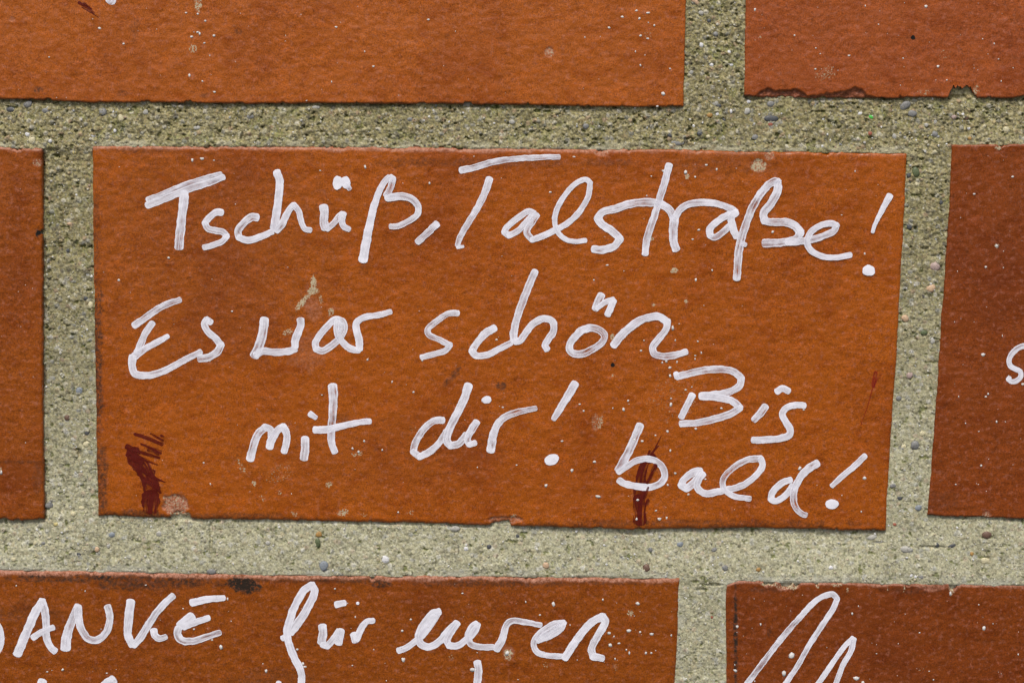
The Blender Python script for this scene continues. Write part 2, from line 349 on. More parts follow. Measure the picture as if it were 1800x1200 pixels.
make_brick('middle', [(162,256),(1595,268),(1558,933),(172,907)], (0.37, 0.087, 0.002), seed=4,
    top=[(320,256),(560,257),(870,260),(1060,261),(1180,261),(1300,265),(1420,266)], bottom=[(290,911),(330,913),(460,915),(700,920),(930,926),(1115,932),(1300,928),(1480,933)],
    left=[(163,400),(167,620),(169,800)], right=[(1588,420),(1577,620),(1565,800)], r=8, arris_sheen=(9,.85,1150), rough_edges=(.8,.9,.7,.5),
    notches=[('T',363,12,3),('T',590,10,2.5),('T',690,10,2.5),('T',1055,14,4),('T',1340,14,2),('T',1452,16,3),('B',318,44,5),('B',880,40,5)],
    chips=[(1334,291,15,12,1.6,.6,.9),(1352,274,10,8,1,.5,.5),(308,886,24,20,3.2,1,.45),(318,906,20,9,3,.7,.9),(888,914,32,7,3,.6,.3),(700,262,12,5,1,.8,.2),(1058,268,14,7,1.5,.8,.35),(1048,741,8,15,.8,.35,.4)],
    wear_sheen=[('residue',551,498,6,15,1.0,0),('residue',550,513,13,9,1.0,0),('residue',530,533,26,6,.95,-52),('residue',564,526,5,13,.7,-15),('raw',550,540,20,26,.35),('residue',582,547,7,10,.8),('residue',508,583,12,9,.8,-30),('raw',540,620,42,40,.22),
          ('soil',170,420,8,110,.55),('soil',172,640,12,190,.9),('soil',178,840,14,90,.8),('soil',230,905,70,10,.8),('soil',420,908,130,9,.6),('soil',330,440,330,230,.22),('soil',640,800,300,90,.12),
          ('soil',250,264,90,7,.45),('soil',880,286,300,9,.4),('soil',1270,285,120,30,.3),('soil',1230,920,330,9,.55),('soil',795,662,26,7,.7,-50),('soil',878,678,12,9,.85),('soil',600,742,20,16,.4),
          ('residue',629,797,16,6,.7),('residue',578,852,7,7,.8),('residue',492,866,7,6,.6),('residue',446,848,7,8,.9),('residue',424,820,6,18,.6,-30),('residue',461,876,7,7,.5),('residue',601,900,12,7,.9),('residue',517,902,8,7,.7),('residue',640,905,8,6,.6),('residue',720,900,9,5,.5),('residue',490,830,30,20,.3),
          ('residue',1184,475,9,6,1),('residue',1076,592,5,6,.9),('residue',1207,310,5,7,.9),('residue',1190,690,60,60,.22),('residue',1078,660,6,4,.6),('residue',1146,420,5,5,.8),('residue',1150,536,5,4,1),('residue',1206,530,4,5,.9),
          ('residue',900,908,10,5,.9,-30),('residue',1056,741,5,17,.7,12),('residue',306,880,22,10,.5),('residue',728,752,10,6,.35)],
    label='middle brick with the farewell to Talstraße written on it')
xR = wx(1652, 580)
make_brick('middle_right', [(1673,254), wp(xR+L, wz(1800,254)), wp(xR+L, wz(1800,914)), (1631,906)], (0.225, 0.047, 0.003), seed=5, lift=-.5,
    left=[(1668,380),(1656,550),(1645,720)], top=[(1740,254),(1800,253)], bottom=[(1700,909),(1800,913)], r=4.5, arris_sheen=(3,.3,9999), rough_edges=(.8,1,.9,1),
    notches=[('T',1758,12,3)], wear_sheen=[('soil',1660,880,40,20,.25),('residue',1755,260,10,7,1),('residue',1752,432,5,4,.9)], chips=[(1735,904,8,6,1.2,.6,.4)],
    label='red brown brick at the right with a cut-off letter S')
xq = wx(1195, 1018)
make_brick('lower_left', [wp(xq-L, wz(0,1001)), (1195,1015), wp(wx(1187,1200), row3z1-Hh), wp(xq-L, row3z1-Hh)], (0.265, 0.062, 0.001), seed=6, lift=.6,
    top=[(0,1001),(160,1003),(400,1008),(660,1011),(900,1012),(1100,1014)], right=[(1192,1100),(1187,1200)], r=9, arris_sheen=(9.5,.95,9999), rough_edges=(.7,1,1,.6),
    notches=[('T',655,10,7),('T',272,10,2),('T',805,10,2),('T',925,9,4),('T',1075,12,2)],
    wear_sheen=[('soil',110,1015,130,10,.85),('soil',260,1022,150,16,.8),('soil',425,1024,34,16,2.6),('soil',440,1034,20,12,1.2),('soil',330,1019,30,9,1),('soil',70,1010,25,5,1.2),('soil',185,1014,20,7,1.2),('soil',560,1018,150,8,.7),('soil',670,1024,20,10,1.0),('soil',860,1023,160,9,.65),('soil',50,1080,70,30,.35),('soil',1090,1022,90,6,.5),
          ('residue',892,1150,10,14,.9),('raw',892,1146,13,18,.6),('soil',778,1112,7,5,.9),('residue',960,1168,8,7,.45),('residue',793,1156,9,7,.35),('residue',1083,1172,8,8,.5),('residue',1108,1076,7,8,.8),('soil',480,1190,100,20,.3)],
    label='brown brick below with DANKE für euren and a black spot')
xs_ = wx(1277, 1080)
make_brick('lower_right', [(1278,1028), wp(xs_+L, wz(1800,1028)), wp(xs_+L, row3z1r-Hh), wp(wx(1277,1200), row3z1r-Hh)], (0.205, 0.043, 0.002), seed=7, lift=-.3,
    top=[(1300,1020),(1340,1020),(1400,1023),(1500,1024),(1660,1026),(1800,1029)], left=[(1276,1060),(1277,1200)], r=5, rough_edges=(1,1,.6,1),
    notches=[('T',1352,26,7),('T',1382,30,9),('T',1400,14,7),('T',1436,8,5),('T',1675,16,9)],
    chips=[(1380,1031,16,6,1.5,.9,.6),(1640,1030,24,9,1.5,.5,.15)],
    wear_sheen=[('residue',1352,1026,16,5,1),('residue',1395,1030,14,7,1),('residue',1437,1028,4,8,.9),('residue',1470,1028,12,4,.8),('residue',1490,1034,3,10,.6),('residue',1560,1032,2.5,10,.7),('residue',1589,1032,2.5,10,.7),('residue',1672,1036,5,14,.9),('soil',1293,1120,4,110,1.2),('soil',1350,1036,50,6,.5),('soil',1620,1036,80,8,.4),('residue',1620,1174,11,5,.35,-25),('soil',1352,1112,4,8,.8)],
    label='red brown brick at lower right with tall looping letter')

# ------------------------------------------------------------------ the rest of the wall, beyond the frame
zr1, zr2, zr3 = row1z0, wz(870,915), row3z1-Hh
PX = L+95; PZ = 765
import bmesh
bm = bmesh.new(); bmesh.ops.create_cube(bm, size=1)
for v_ in bm.verts: v_.co = (v_.co.x*L*K, v_.co.y*.1+.05, v_.co.z*Hh*K)
bmesh.ops.bevel(bm, geom=[e for e in bm.edges], offset=.0012, segments=2, affect='EDGES')
bme = bpy.data.meshes.new('brick'); bm.to_mesh(bme); bm.free(); bme.materials.append(MB)
tints = [(0.42,0.112,0.018),(0.36,0.09,0.014),(0.30,0.072,0.011),(0.40,0.10,0.028),(0.34,0.086,0.010)]
BOT = -CAMZ/K; CENT = []
for rz in range(-9, 5):
    zc = zr2 + Hh/2 + rz*PZ
    if zc-Hh/2 < BOT: continue
    off = wx(870,590) + (PX/2 if rz % 2 else 0)
    for cx_ in range(-4, 4):
        xc = off + cx_*PX
        if rz == 0 and cx_ in (-1,0,1): continue
        if rz in (1,-1) and cx_ in (-1,0): continue
        o = bpy.data.objects.new('brick', bme); COL.objects.link(o); o.parent = wall; o.location = (xc*K, 0, CAMZ+zc*K)
        o.color = tuple(random.choice(tints))+(1,)

# ------------------------------------------------------------------ mortar
def jline(pts): p = np.array(pts, float); return lambda x: np.interp(x, p[:,0], p[:,1])
J1t = jline([(-60,173),(170,181),(640,183),(1060,188),(1201,188),(1309,171),(1600,172),(1860,173)])
J1b = jline([(-60,258),(74,260),(162,256),(560,257),(1060,261),(1300,265),(1595,268),(1673,254),(1860,253)])
J2t = jline([(-60,917),(77,915),(172,907),(460,915),(930,926),(1115,932),(1480,933),(1558,933),(1631,906),(1860,914)])
J2b = jline([(-60,1000),(160,1003),(660,1011),(1195,1015),(1278,1024),(1400,1023),(1660,1026),(1860,1029)])
SP = 1.3
gx = np.concatenate([np.arange(-440, -40, 4.), np.arange(-40, 1842, SP), np.arange(1843, 2260, 4.)]); gy = np.concatenate([np.arange(-350, -30, 4.), np.arange(-30, 1232, SP), np.arange(1233, 1560, 4.)])
GX, GY = np.meshgrid(gx, gy)
def inside_dist():
    """signed depth inside the nearest brick outline (px), negative in the joints"""
    best = np.full(GX.shape, -999.)
    for b in BRICKS.values():
        q = b.quad; T, B, Lf, R = b.edges; tt = np.linspace(0, 1, 300)
        a = T(tt); ty = np.interp(GX, a[:,0], a[:,1]); a = B(tt); by = np.interp(GX, a[:,0], a[:,1])
        a = Lf(tt); lx = np.interp(GY, a[:,1], a[:,0]); a = R(tt); rx = np.interp(GY, a[:,1], a[:,0])
        d = np.minimum(np.minimum(GY-ty, by-GY), np.minimum(GX-lx, rx-GX)); best = np.maximum(best, d)
    return best
ID = inside_dist()
keep = ID < 16
# the notch of the upper right brick and the broken arris
keep |= (np.abs(GX-1692) < 34) & (GY > 145) & (GY < 180)
jx, jy = GX[keep], GY[keep]; idd = ID[keep]
t1 = (jy-J1t(jx))/(J1b(jx)-J1t(jx)); t2 = (jy-J2t(jx))/(J2b(jx)-J2t(jx))
vert_left = jx < 400
base = np.full(jx.shape, -7.0)
in1 = (t1 > -.15) & (t1 <= 1.0); in2 = (t2 > -.0) & (t2 <= 1.2)
d1 = -7.5 + 5.5*np.clip(t1, 0, 1)**1.1; d2 = np.interp(jx, [0,600,850,1000,1560,1640,1800], [-7,-4.5,-6,-9,-8.5,-4.5,-5.5])*(1-np.clip(t2*1.15,0,1)) - 1.2
vj = np.where(jx < 400, -8.5+3.5*sstep(90, 160, jx), np.where(jx > 1450, -3.6, -4.0))
vj = np.where((jy > 1010), -3.0, vj)
base = vj.copy()
w1 = sstep(-16, -2, jy-J1t(jx))*sstep(14, -2, jy-J1b(jx)); w2 = sstep(-16, -2, jy-J2t(jx))*sstep(16, 0, jy-J2b(jx))
covered = lambda xx, a, b_: sstep(a-6, a+4, xx)*sstep(b_+6, b_-4, xx)
# under a vertical joint the bed joint has no brick over it: shallower there
open1 = covered(jx, 1201, 1309); open2 = np.maximum(covered(jx, 77, 172), covered(jx, 1558, 1631))
d1 = d1*(1-open1) + open1*(-4.0); d2 = d2*(1-open2) + open2*np.minimum(-3.2, d2*.5)
base = base*(1-w1) + d1*w1; base = base*(1-w2) + d2*w2
# grains
c1, i1, k1 = cells(jx/3.9, jy/3.6, 11); c2, i2, k2 = cells(jx/8.5, jy/7.5, 21); c3, i3, k3 = cells(jx/17, jy/13, 31)
rgh = np.where(jy < 600, 1.3-.35*sstep(250, 600, jy), .6)*np.where(jx > 1230, np.where(jy > 600, .75, .9), 1.0)
rgh = .95*rgh*(.8+.5*fbm(jx/60, jy/50, 5, 2))
hg = (1-c1*1.3)*1.3 + np.where(k2 > .45, np.maximum(0, .62-c2)*3.6, 0) + np.where(k3 > .72, np.maximum(0, .5-c3)*5.0, 0)
h = base + rgh*(hg-.9) + 1.6*fbm(jx/34, jy/26, 61, 4)
pit = sstep(.36, .62, fbm(jx/9, jy/7, 71, 4)); h = h - pit*4.0*rgh
h = h + .5*fbm(jx/2.6, jy/2.6, 81, 2)*rgh
# groove right at the underside and along the left brick's edge
gro = sstep(-7, -1.5, idd)
under1 = sstep(10, 2, np.abs(jy-J1t(jx)))*(1-open1); under2 = sstep(8, 2, np.abs(jy-J2t(jx)))*(1-open2)
gr_n = sstep(-.35, .3, fbm(jx/40, jy*0, 91, 3))
h = h - 6*gro*under1*gr_n - 4.5*gro*under2*gr_n
leftb = sstep(9, 2, np.abs(jx-76))*((jy > 262) & (jy < 915)); h = h - 10*gro*leftb*.5*sstep(-.5, .1, fbm(jx*0, jy/45, 92, 3))
for (cx, cy, rx, ry, dep) in [(425,242,4,7,6),(330,186,6,7,7),(1628,437,8,3,6),(1646,450,8,2.5,5),(138,797,4,7,7),(91,263,13,3,6),(370,935,3,16,5),(370,957,2.5,14,4),(1255,1028,14,3,5),(1232,1036,10,2.5,4),(1120,937,26,5,7),(1450,944,12,6,6),(1545,955,10,2,4),(1640,962,26,2.5,3)]:
    h = h - dep*sstep(1.3, .5, np.sqrt(((jx-cx)/rx)**2+((jy-cy)/ry)**2)+.4*fbm(jx/6, jy/6, 99, 3))
fl = np.minimum(h, -.35 + .25*fbm(jx/9, jy/9, 101, 2) - 2.6*sstep(-3, 2, idd)*sstep(-.4, .1, fbm(jx/24, jy/24, 103, 3)))
h = fl
h = np.where(idd > 3, np.minimum(h, -9), h)
# colour of grains and binder
bind = np.stack([np.full(jx.shape, .33), np.full(jx.shape, .30), np.full(jx.shape, .155)], -1)
light = np.clip(sstep(500, 960, jy)*.9 + .35*sstep(1200, 1800, jx)*sstep(300, 600, jy) + .25*sstep(.6, 1.05, t1)*(w1 > .5), 0, 1)  # includes the upper bed joint's sky-lit slope, painted paler towards its foot
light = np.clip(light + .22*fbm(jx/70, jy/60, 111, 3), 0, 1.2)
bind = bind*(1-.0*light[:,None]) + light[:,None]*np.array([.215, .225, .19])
moss = sstep(.1, .6, fbm(jx/30, jy/22, 121, 4))*sstep(700, 300, jy); bind = bind*(1-moss[:,None]*np.array([.22,.12,.34]))
pal = np.array([[.42,.39,.26],[.28,.26,.18],[.56,.54,.44],[.15,.14,.08],[.40,.33,.20],[.62,.61,.58],[.34,.35,.36],[.44,.32,.24],[.13,.12,.11],[.33,.33,.20]])
cum = np.array([.30,.50,.62,.72,.80,.85,.92,.96,.985,1.01]); sel1 = np.searchsorted(cum, i1); sel2 = np.searchsorted(cum, i2)
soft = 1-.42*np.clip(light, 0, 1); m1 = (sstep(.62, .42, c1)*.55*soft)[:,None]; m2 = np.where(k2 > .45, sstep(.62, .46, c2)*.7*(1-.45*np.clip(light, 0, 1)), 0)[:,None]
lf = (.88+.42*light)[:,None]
colr = bind*(1-m1) + pal[sel1]*lf*m1; colr = colr*(1-m2) + pal[sel2]*lf*m2
colr = colr*(1-.62*pit[:,None]*np.array([.92,.85,1.15])); fine = fbm(jx/2.9, jy/2.6, 141, 2)[:,None]; dots = sstep(.34, .5, fbm(jx/3.4, jy/3.0, 151, 2))[:,None]; colr = colr*(1-.45*dots); colr = colr*(1+(.38+.25*sstep(700, 200, jy))[:,None]*fine)
smear = sstep(-16, -3, idd)*sstep(-.25, .35, fbm(jx/40, jy/14, 131, 4))*(((t1 > .7) & (t1 < 1.05)) | (t2 > .6)); colr = colr*(1-.6*smear[:,None]) + np.array([.55,.54,.44])*.6*smear[:,None]
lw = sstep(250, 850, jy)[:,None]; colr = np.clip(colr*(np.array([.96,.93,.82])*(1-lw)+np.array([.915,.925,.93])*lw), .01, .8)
ids = -np.ones(GX.shape, np.int64); ids[keep] = np.arange(keep.sum())
Q = np.stack([ids[:-1,:-1], ids[1:,:-1], ids[1:,1:], ids[:-1,1:]], -1).reshape(-1,4); Q = Q[(Q >= 0).all(1)]
mortar = mesh_from('mortar', world(jx, jy, h), Q, MM, colors=colr, cname='grain'); mortar.parent = wall
mortar_h = np.full(GX.shape, -8.0); mortar_h[keep] = h
def mh(x, y): return float(mortar_h[int(np.searchsorted(gy, y)), int(np.searchsorted(gx, x))])
# coarse bed of mortar for the whole wall (deep behind the part modelled grain by grain)
bx = np.arange(-4*PX-200, 4*PX+200, 24.); bz = np.append(np.arange(BOT, 4.6*PZ, 24.), 4.6*PZ)
BX, BZ = np.meshgrid(bx, bz); ppx, ppy = to_px(BX, BZ)
inn = (ppx > -425) & (ppx < 2245) & (ppy > -335) & (ppy < 1545)
bh = np.where(inn, -60.0, -6.0+5*fbm(BX/60, BZ/60, 3, 3))
vv = np.stack([BX*K, -bh*K, CAMZ+BZ*K], -1).reshape(-1,3); ii = np.arange(BX.size).reshape(BX.shape)
qq = np.stack([ii[:-1,:-1], ii[:-1,1:], ii[1:,1:], ii[1:,:-1]], -1).reshape(-1,4)
bedc = np.tile([.38,.36,.27], (BX.size,1)); bed = mesh_from('mortar_bed', vv, qq, MM, colors=bedc, cname='grain'); bed.parent = wall

# ------------------------------------------------------------------ pebbles and sand grains in the mortar
def ico():
    t = (1+5**.5)/2; v = np.array([(-1,t,0),(1,t,0),(-1,-t,0),(1,-t,0),(0,-1,t),(0,1,t),(0,-1,-t),(0,1,-t),(t,0,-1),(t,0,1),(-t,0,-1),(-t,0,1)], float); v /= np.linalg.norm(v[0])
    f = [(0,11,5),(0,5,1),(0,1,7),(0,7,10),(0,10,11),(1,5,9),(5,11,4),(11,10,2),(10,7,6),(7,1,8),(3,9,4),(3,4,2),(3,2,6),(3,6,8),(3,8,9),(4,9,5),(2,4,11),(6,2,10),(8,6,7),(9,8,1)]
    return v, f
IV, IF = ico()
def ico2():
    v = [tuple(a) for a in IV]; f = []; mid = {}
    def mp(a, b):
        k = (min(a,b), max(a,b))
        if k not in mid:
            m = (np.array(v[a])+np.array(v[b])); v.append(tuple(m/np.linalg.norm(m))); mid[k] = len(v)-1
        return mid[k]
    for a, b, c in IF:
        x, y, z = mp(a,b), mp(b,c), mp(c,a); f += [(a,x,z),(b,y,x),(c,z,y),(x,y,z)]
    return np.array(v), np.array(f)
I2V, I2F = ico2()
rng = np.random.RandomState(5)
PCOL = dict(dark=(.085,.09,.095), grey=(.24,.24,.23), pale=(.46,.45,.40), white=(.74,.74,.74), cream=(.66,.60,.38), yellow=(.62,.52,.22), ochre=(.42,.24,.07), blue=(.26,.29,.32), brown=(.17,.10,.07), peach=(.62,.43,.27), red=(.38,.12,.07), green=(.10,.55,.08), moss=(.12,.15,.07), pink=(.48,.36,.32))
def pebble(x, y, rx, ry, ang, kind, hgt=.42):
    v = I2V.copy(); n = rng.rand(3)*10
    v *= (1 + .38*fbm(v[:,0]*1.2+n[0], v[:,1]*1.2+v[:,2]*.9+n[1], int(n[2]*10), 3))[:,None]
    a = RAD(-ang); X = v[:,0]*rx; Y = v[:,2]*ry; px = X*math.cos(a)-Y*math.sin(a)+x; py = X*math.sin(a)+Y*math.cos(a)+y
    d = max(1.8, min(rx, ry))*hgt; hh = mh(x, y) - d*.10 + v[:,1]*d
    c = world(x, y, mh(x, y)); o = mesh_from('pebble', world(px, py, hh), I2F, MS, origin=tuple(c)); o.color = PCOL[kind]+(1,)
    o.parent = mortar; return o
PEB = [(1356,209,14,6.5,0,'dark'),(1230,235,5.5,3.5,0,'dark'),(1190,252,13,5,5,'grey'),(1177,238,5,3.5,-40,'dark'),(1245,240,4,3,0,'cream'),(1261,201,3.5,3.2,0,'white'),(1248,203,5,4.5,0,'ochre'),(1265,186,5.5,4,40,'dark'),(1258,182,7,5,0,'pale'),(1317,179,4,3,0,'white'),(1251,114,3.5,3.5,0,'white'),(1286,114,4,3.5,0,'white'),(1215,127,5,5,0,'pale'),(1313,196,9,6,20,'pale'),(1273,211,3.5,3.5,0,'dark'),(1356,183,8,6,0,'grey'),(1220,222,3,3,0,'white'),(1285,196,3,4,0,'white'),(1355,219,5,4,0,'red'),(1448,210,3,4,0,'white'),(1328,242,6,5,0,'grey'),
 (1591,187,11,7,40,'grey'),(1532,206,4.5,3.5,-30,'green'),(1605,200,8,5.5,0,'grey'),(1699,207,7,5,0,'brown'),(1693,202,3.2,3,0,'white'),(1770,228,7,5.5,0,'cream'),(1610,303,7,9,0,'moss'),(1598,308,4.5,4.5,0,'dark'),(1601,319,5,4,0,'grey'),(1644,236,6,6,0,'grey'),(1573,240,4,5,30,'pale'),(1629,220,4,4,-60,'pale'),(1591,241,4,4,0,'pale'),(1645,215,3,5,0,'pale'),(1512,200,6,3,0,'white'),(1704,226,3.2,3,0,'white'),(1706,244,4,3.5,0,'ochre'),(1530,235,4,4,0,'red'),(1678,206,5,4,0,'pink'),
 (212,208,4.5,7,20,'cream'),(47,237,4.5,4.5,0,'white'),(56,247,7,6.5,0,'cream'),(88,248,3.4,3.4,0,'white'),(129,268,4.5,4,0,'yellow'),(17,193,8,4.5,0,'dark'),(255,198,5,5,0,'pale'),(180,198,7,7,0,'grey'),(48,184,8,6,20,'grey'),(164,238,4,4,0,'white'),(201,230,2.6,4,0,'white'),(197,197,2.6,2.6,0,'white'),(79,195,8,5,0,'grey'),
 (83,890,8,5,0,'grey'),(128,904,5,4,0,'cream'),(143,894,6,3.5,0,'cream'),(97,922,3.5,3.5,0,'yellow'),(60,955,3.5,3.5,0,'cream'),(138,974,4,4,0,'dark'),(195,941,5.5,5,0,'blue'),(170,966,5,5,0,'peach'),(23,983,4,4,0,'cream'),(278,939,5,5,0,'pale'),(75,955,4,3,0,'grey'),
 (1535,946,9,4.5,15,'pale'),(1548,953,10,4.5,15,'pale'),(1647,958,5,4,0,'dark'),(1674,960,7,3.5,10,'dark'),(1735,940,8,7,0,'brown'),(1732,986,8,6,0,'cream'),(1709,974,4,3.5,0,'ochre'),(1594,966,12,6,0,'pale'),(1461,998,4.5,4,-30,'white'),(1602,1012,3.2,3.2,0,'white'),(1610,1014,3.2,3.2,0,'white'),(1619,1015,5,4,0,'grey'),(1582,876,5,3.5,0,'dark'),(1615,893,6,5,0,'blue'),(1573,922,4,3,0,'red'),(1570,854,6,4,0,'grey'),
 (1137,999,7,7,60,'brown'),(1144,967,4.5,4.5,0,'grey'),(1196,958,6,5,0,'blue'),(1252,1085,2.6,3,0,'red'),(1256,968,6,4,30,'grey'),(1333,1001,5,4,0,'ochre'),(1275,998,6,5,0,'grey'),
 (569,995,7.5,9.5,-25,'blue'),(677,984,8,7,0,'white'),(959,994,6,6,0,'peach'),(372,1004,9,5,0,'grey'),(560,940,6,5,0,'ochre'),(800,930,9,5,0,'pale'),(910,944,4,4,0,'dark'),(558,954,5,8,0,'moss'),(470,955,5,4,0,'pale'),(860,961,4,4,0,'dark'),(819,965,4,4,0,'white'),(190,960,4,4,0,'pale'),
 (118,441,3.5,4,0,'dark'),(149,525,4.5,4,0,'dark'),(158,537,4.5,6,0,'cream'),(138,689,6,7,0,'blue'),(152,762,5,4,0,'dark'),(151,782,6,5,0,'cream'),(120,394,5,3,0,'peach'),(153,484,4,7,0,'pale'),(116,735,5,5,0,'brown'),(85,888,5,6,0,'grey'),
 (1645,468,10,9,0,'pink'),(1637,508,8,7,30,'peach'),(1599,399,5,5,0,'dark'),(1655,356,3,4,0,'dark'),(1592,560,7,6,0,'peach'),(1589,786,5,5,0,'cream'),(1622,763,5,5,0,'cream'),(1609,783,9,8,0,'grey'),(1613,324,5,4,0,'cream'),(1625,585,7,5,0,'moss'),(1600,660,6,6,0,'pink'),(1580,700,5,5,0,'grey'),(1640,600,5,6,0,'pale'),
 (555,189,8,3.5,0,'pale'),(720,210,6,4,0,'grey'),(900,215,5,4,0,'pale'),(1030,222,6,5,0,'grey'),(440,205,6,5,0,'grey'),(820,184,8,5,0,'pale'),(345,225,6,4,0,'pale'),(1233,23,5,4,-20,'pale'),(1247,37,4,4,0,'dark'),(1233,79,4,5,30,'white'),(1282,92,3.4,3.4,0,'white'),(1258,60,5,4,0,'grey'),(1222,2,9,4,-40,'peach')]
for q_ in PEB: pebble(*q_)
# sand: thousands of small angular grains sitting in the surface, joined into one mesh
cand = np.where(keep & (ID < -1.5)); npk = len(cand[0]); pick = rng.choice(npk, 3600, replace=False)
V_, F_, C_ = [], [], []; nb = 0
icoF = np.array(IF)
for k_ in pick:
    yy, xx = gy[cand[0][k_]], gx[cand[1][k_]]; hh0 = mortar_h[cand[0][k_], cand[1][k_]]
    s_ = 1.0 + 1.5*rng.rand()**2.2; v = IV*(1+.35*(rng.rand(12,1)-.5)); a = rng.rand()*6.28; e = .7+.5*rng.rand()
    X = v[:,0]*s_*1.15; Y = v[:,2]*s_*e; V_.append(world(xx+X*math.cos(a)-Y*math.sin(a), yy+X*math.sin(a)+Y*math.cos(a), hh0+.1*s_+v[:,1]*s_*.75)); F_.append(icoF+nb); nb += 12
    lum = 1+.35*float(sstep(500, 950, yy)); c = pal[min(9, int(np.searchsorted(cum, rng.rand())))]*lum*(.9+.4*rng.rand())*(.5 if yy > 600 else .85) + np.array([.42,.41,.34])*(.5 if yy > 600 else .1)
    if rng.rand() < .05: c = np.array([.74,.74,.72])
    C_.append(np.tile(np.clip(c, 0, .8), (12,1)))
sand = mesh_from('sand_grain', np.concatenate(V_), np.concatenate(F_), MM, smooth=False, colors=np.concatenate(C_), cname='grain'); sand.parent = mortar; sand['kind'] = 'stuff'

# ------------------------------------------------------------------ painted strokes
def catmull(P, step=1.6):
    P = np.array(P, float)
    if len(P) == 2: n = max(3, int(np.hypot(*(P[1]-P[0]))/step)); return P[0]+(P[1]-P[0])*np.linspace(0,1,n)[:,None]
    Q = np.vstack([2*P[0]-P[1], P, 2*P[-1]-P[-2]]); out = []
    for i in range(1, len(Q)-2):
        p0, p1, p2, p3 = Q[i-1:i+3]; k0 = 0; d = lambda a, b: max(np.hypot(*(b-a)), 1e-3)**.5
        t0 = 0; t1_ = t0+d(p0,p1); t2_ = t1_+d(p1,p2); t3 = t2_+d(p2,p3)
        n = max(2, int(np.hypot(*(p2-p1))/step)); t = np.linspace(t1_, t2_, n, endpoint=False)[:,None]
        A1 = (t1_-t)/(t1_-t0)*p0+(t-t0)/(t1_-t0)*p1; A2 = (t2_-t)/(t2_-t1_)*p1+(t-t1_)/(t2_-t1_)*p2; A3 = (t3-t)/(t3-t2_)*p2+(t-t2_)/(t3-t2_)*p3
        B1 = (t2_-t)/(t2_-t0)*A1+(t-t0)/(t2_-t0)*A2; B2 = (t3-t)/(t3-t1_)*A2+(t-t1_)/(t3-t1_)*A3
        out.append((t2_-t)/(t2_-t1_)*B1+(t-t1_)/(t2_-t1_)*B2)
    out.append(P[-1][None]); return np.vstack(out)
def split_sharp(P, lim=62):
    P = [np.array(p, float) for p in P]; res = []; cur = [P[0]]
    for i in range(1, len(P)-1):
        a = P[i]-P[i-1]; b = P[i+1]-P[i]; ang = math.degrees(math.acos(np.clip(a@b/(np.hypot(*a)*np.hypot(*b)+1e-9), -1, 1)))
        cur.append(P[i])
        if ang > lim: res.append(cur); cur = [P[i]]
    cur.append(P[-1]); res.append(cur); return res
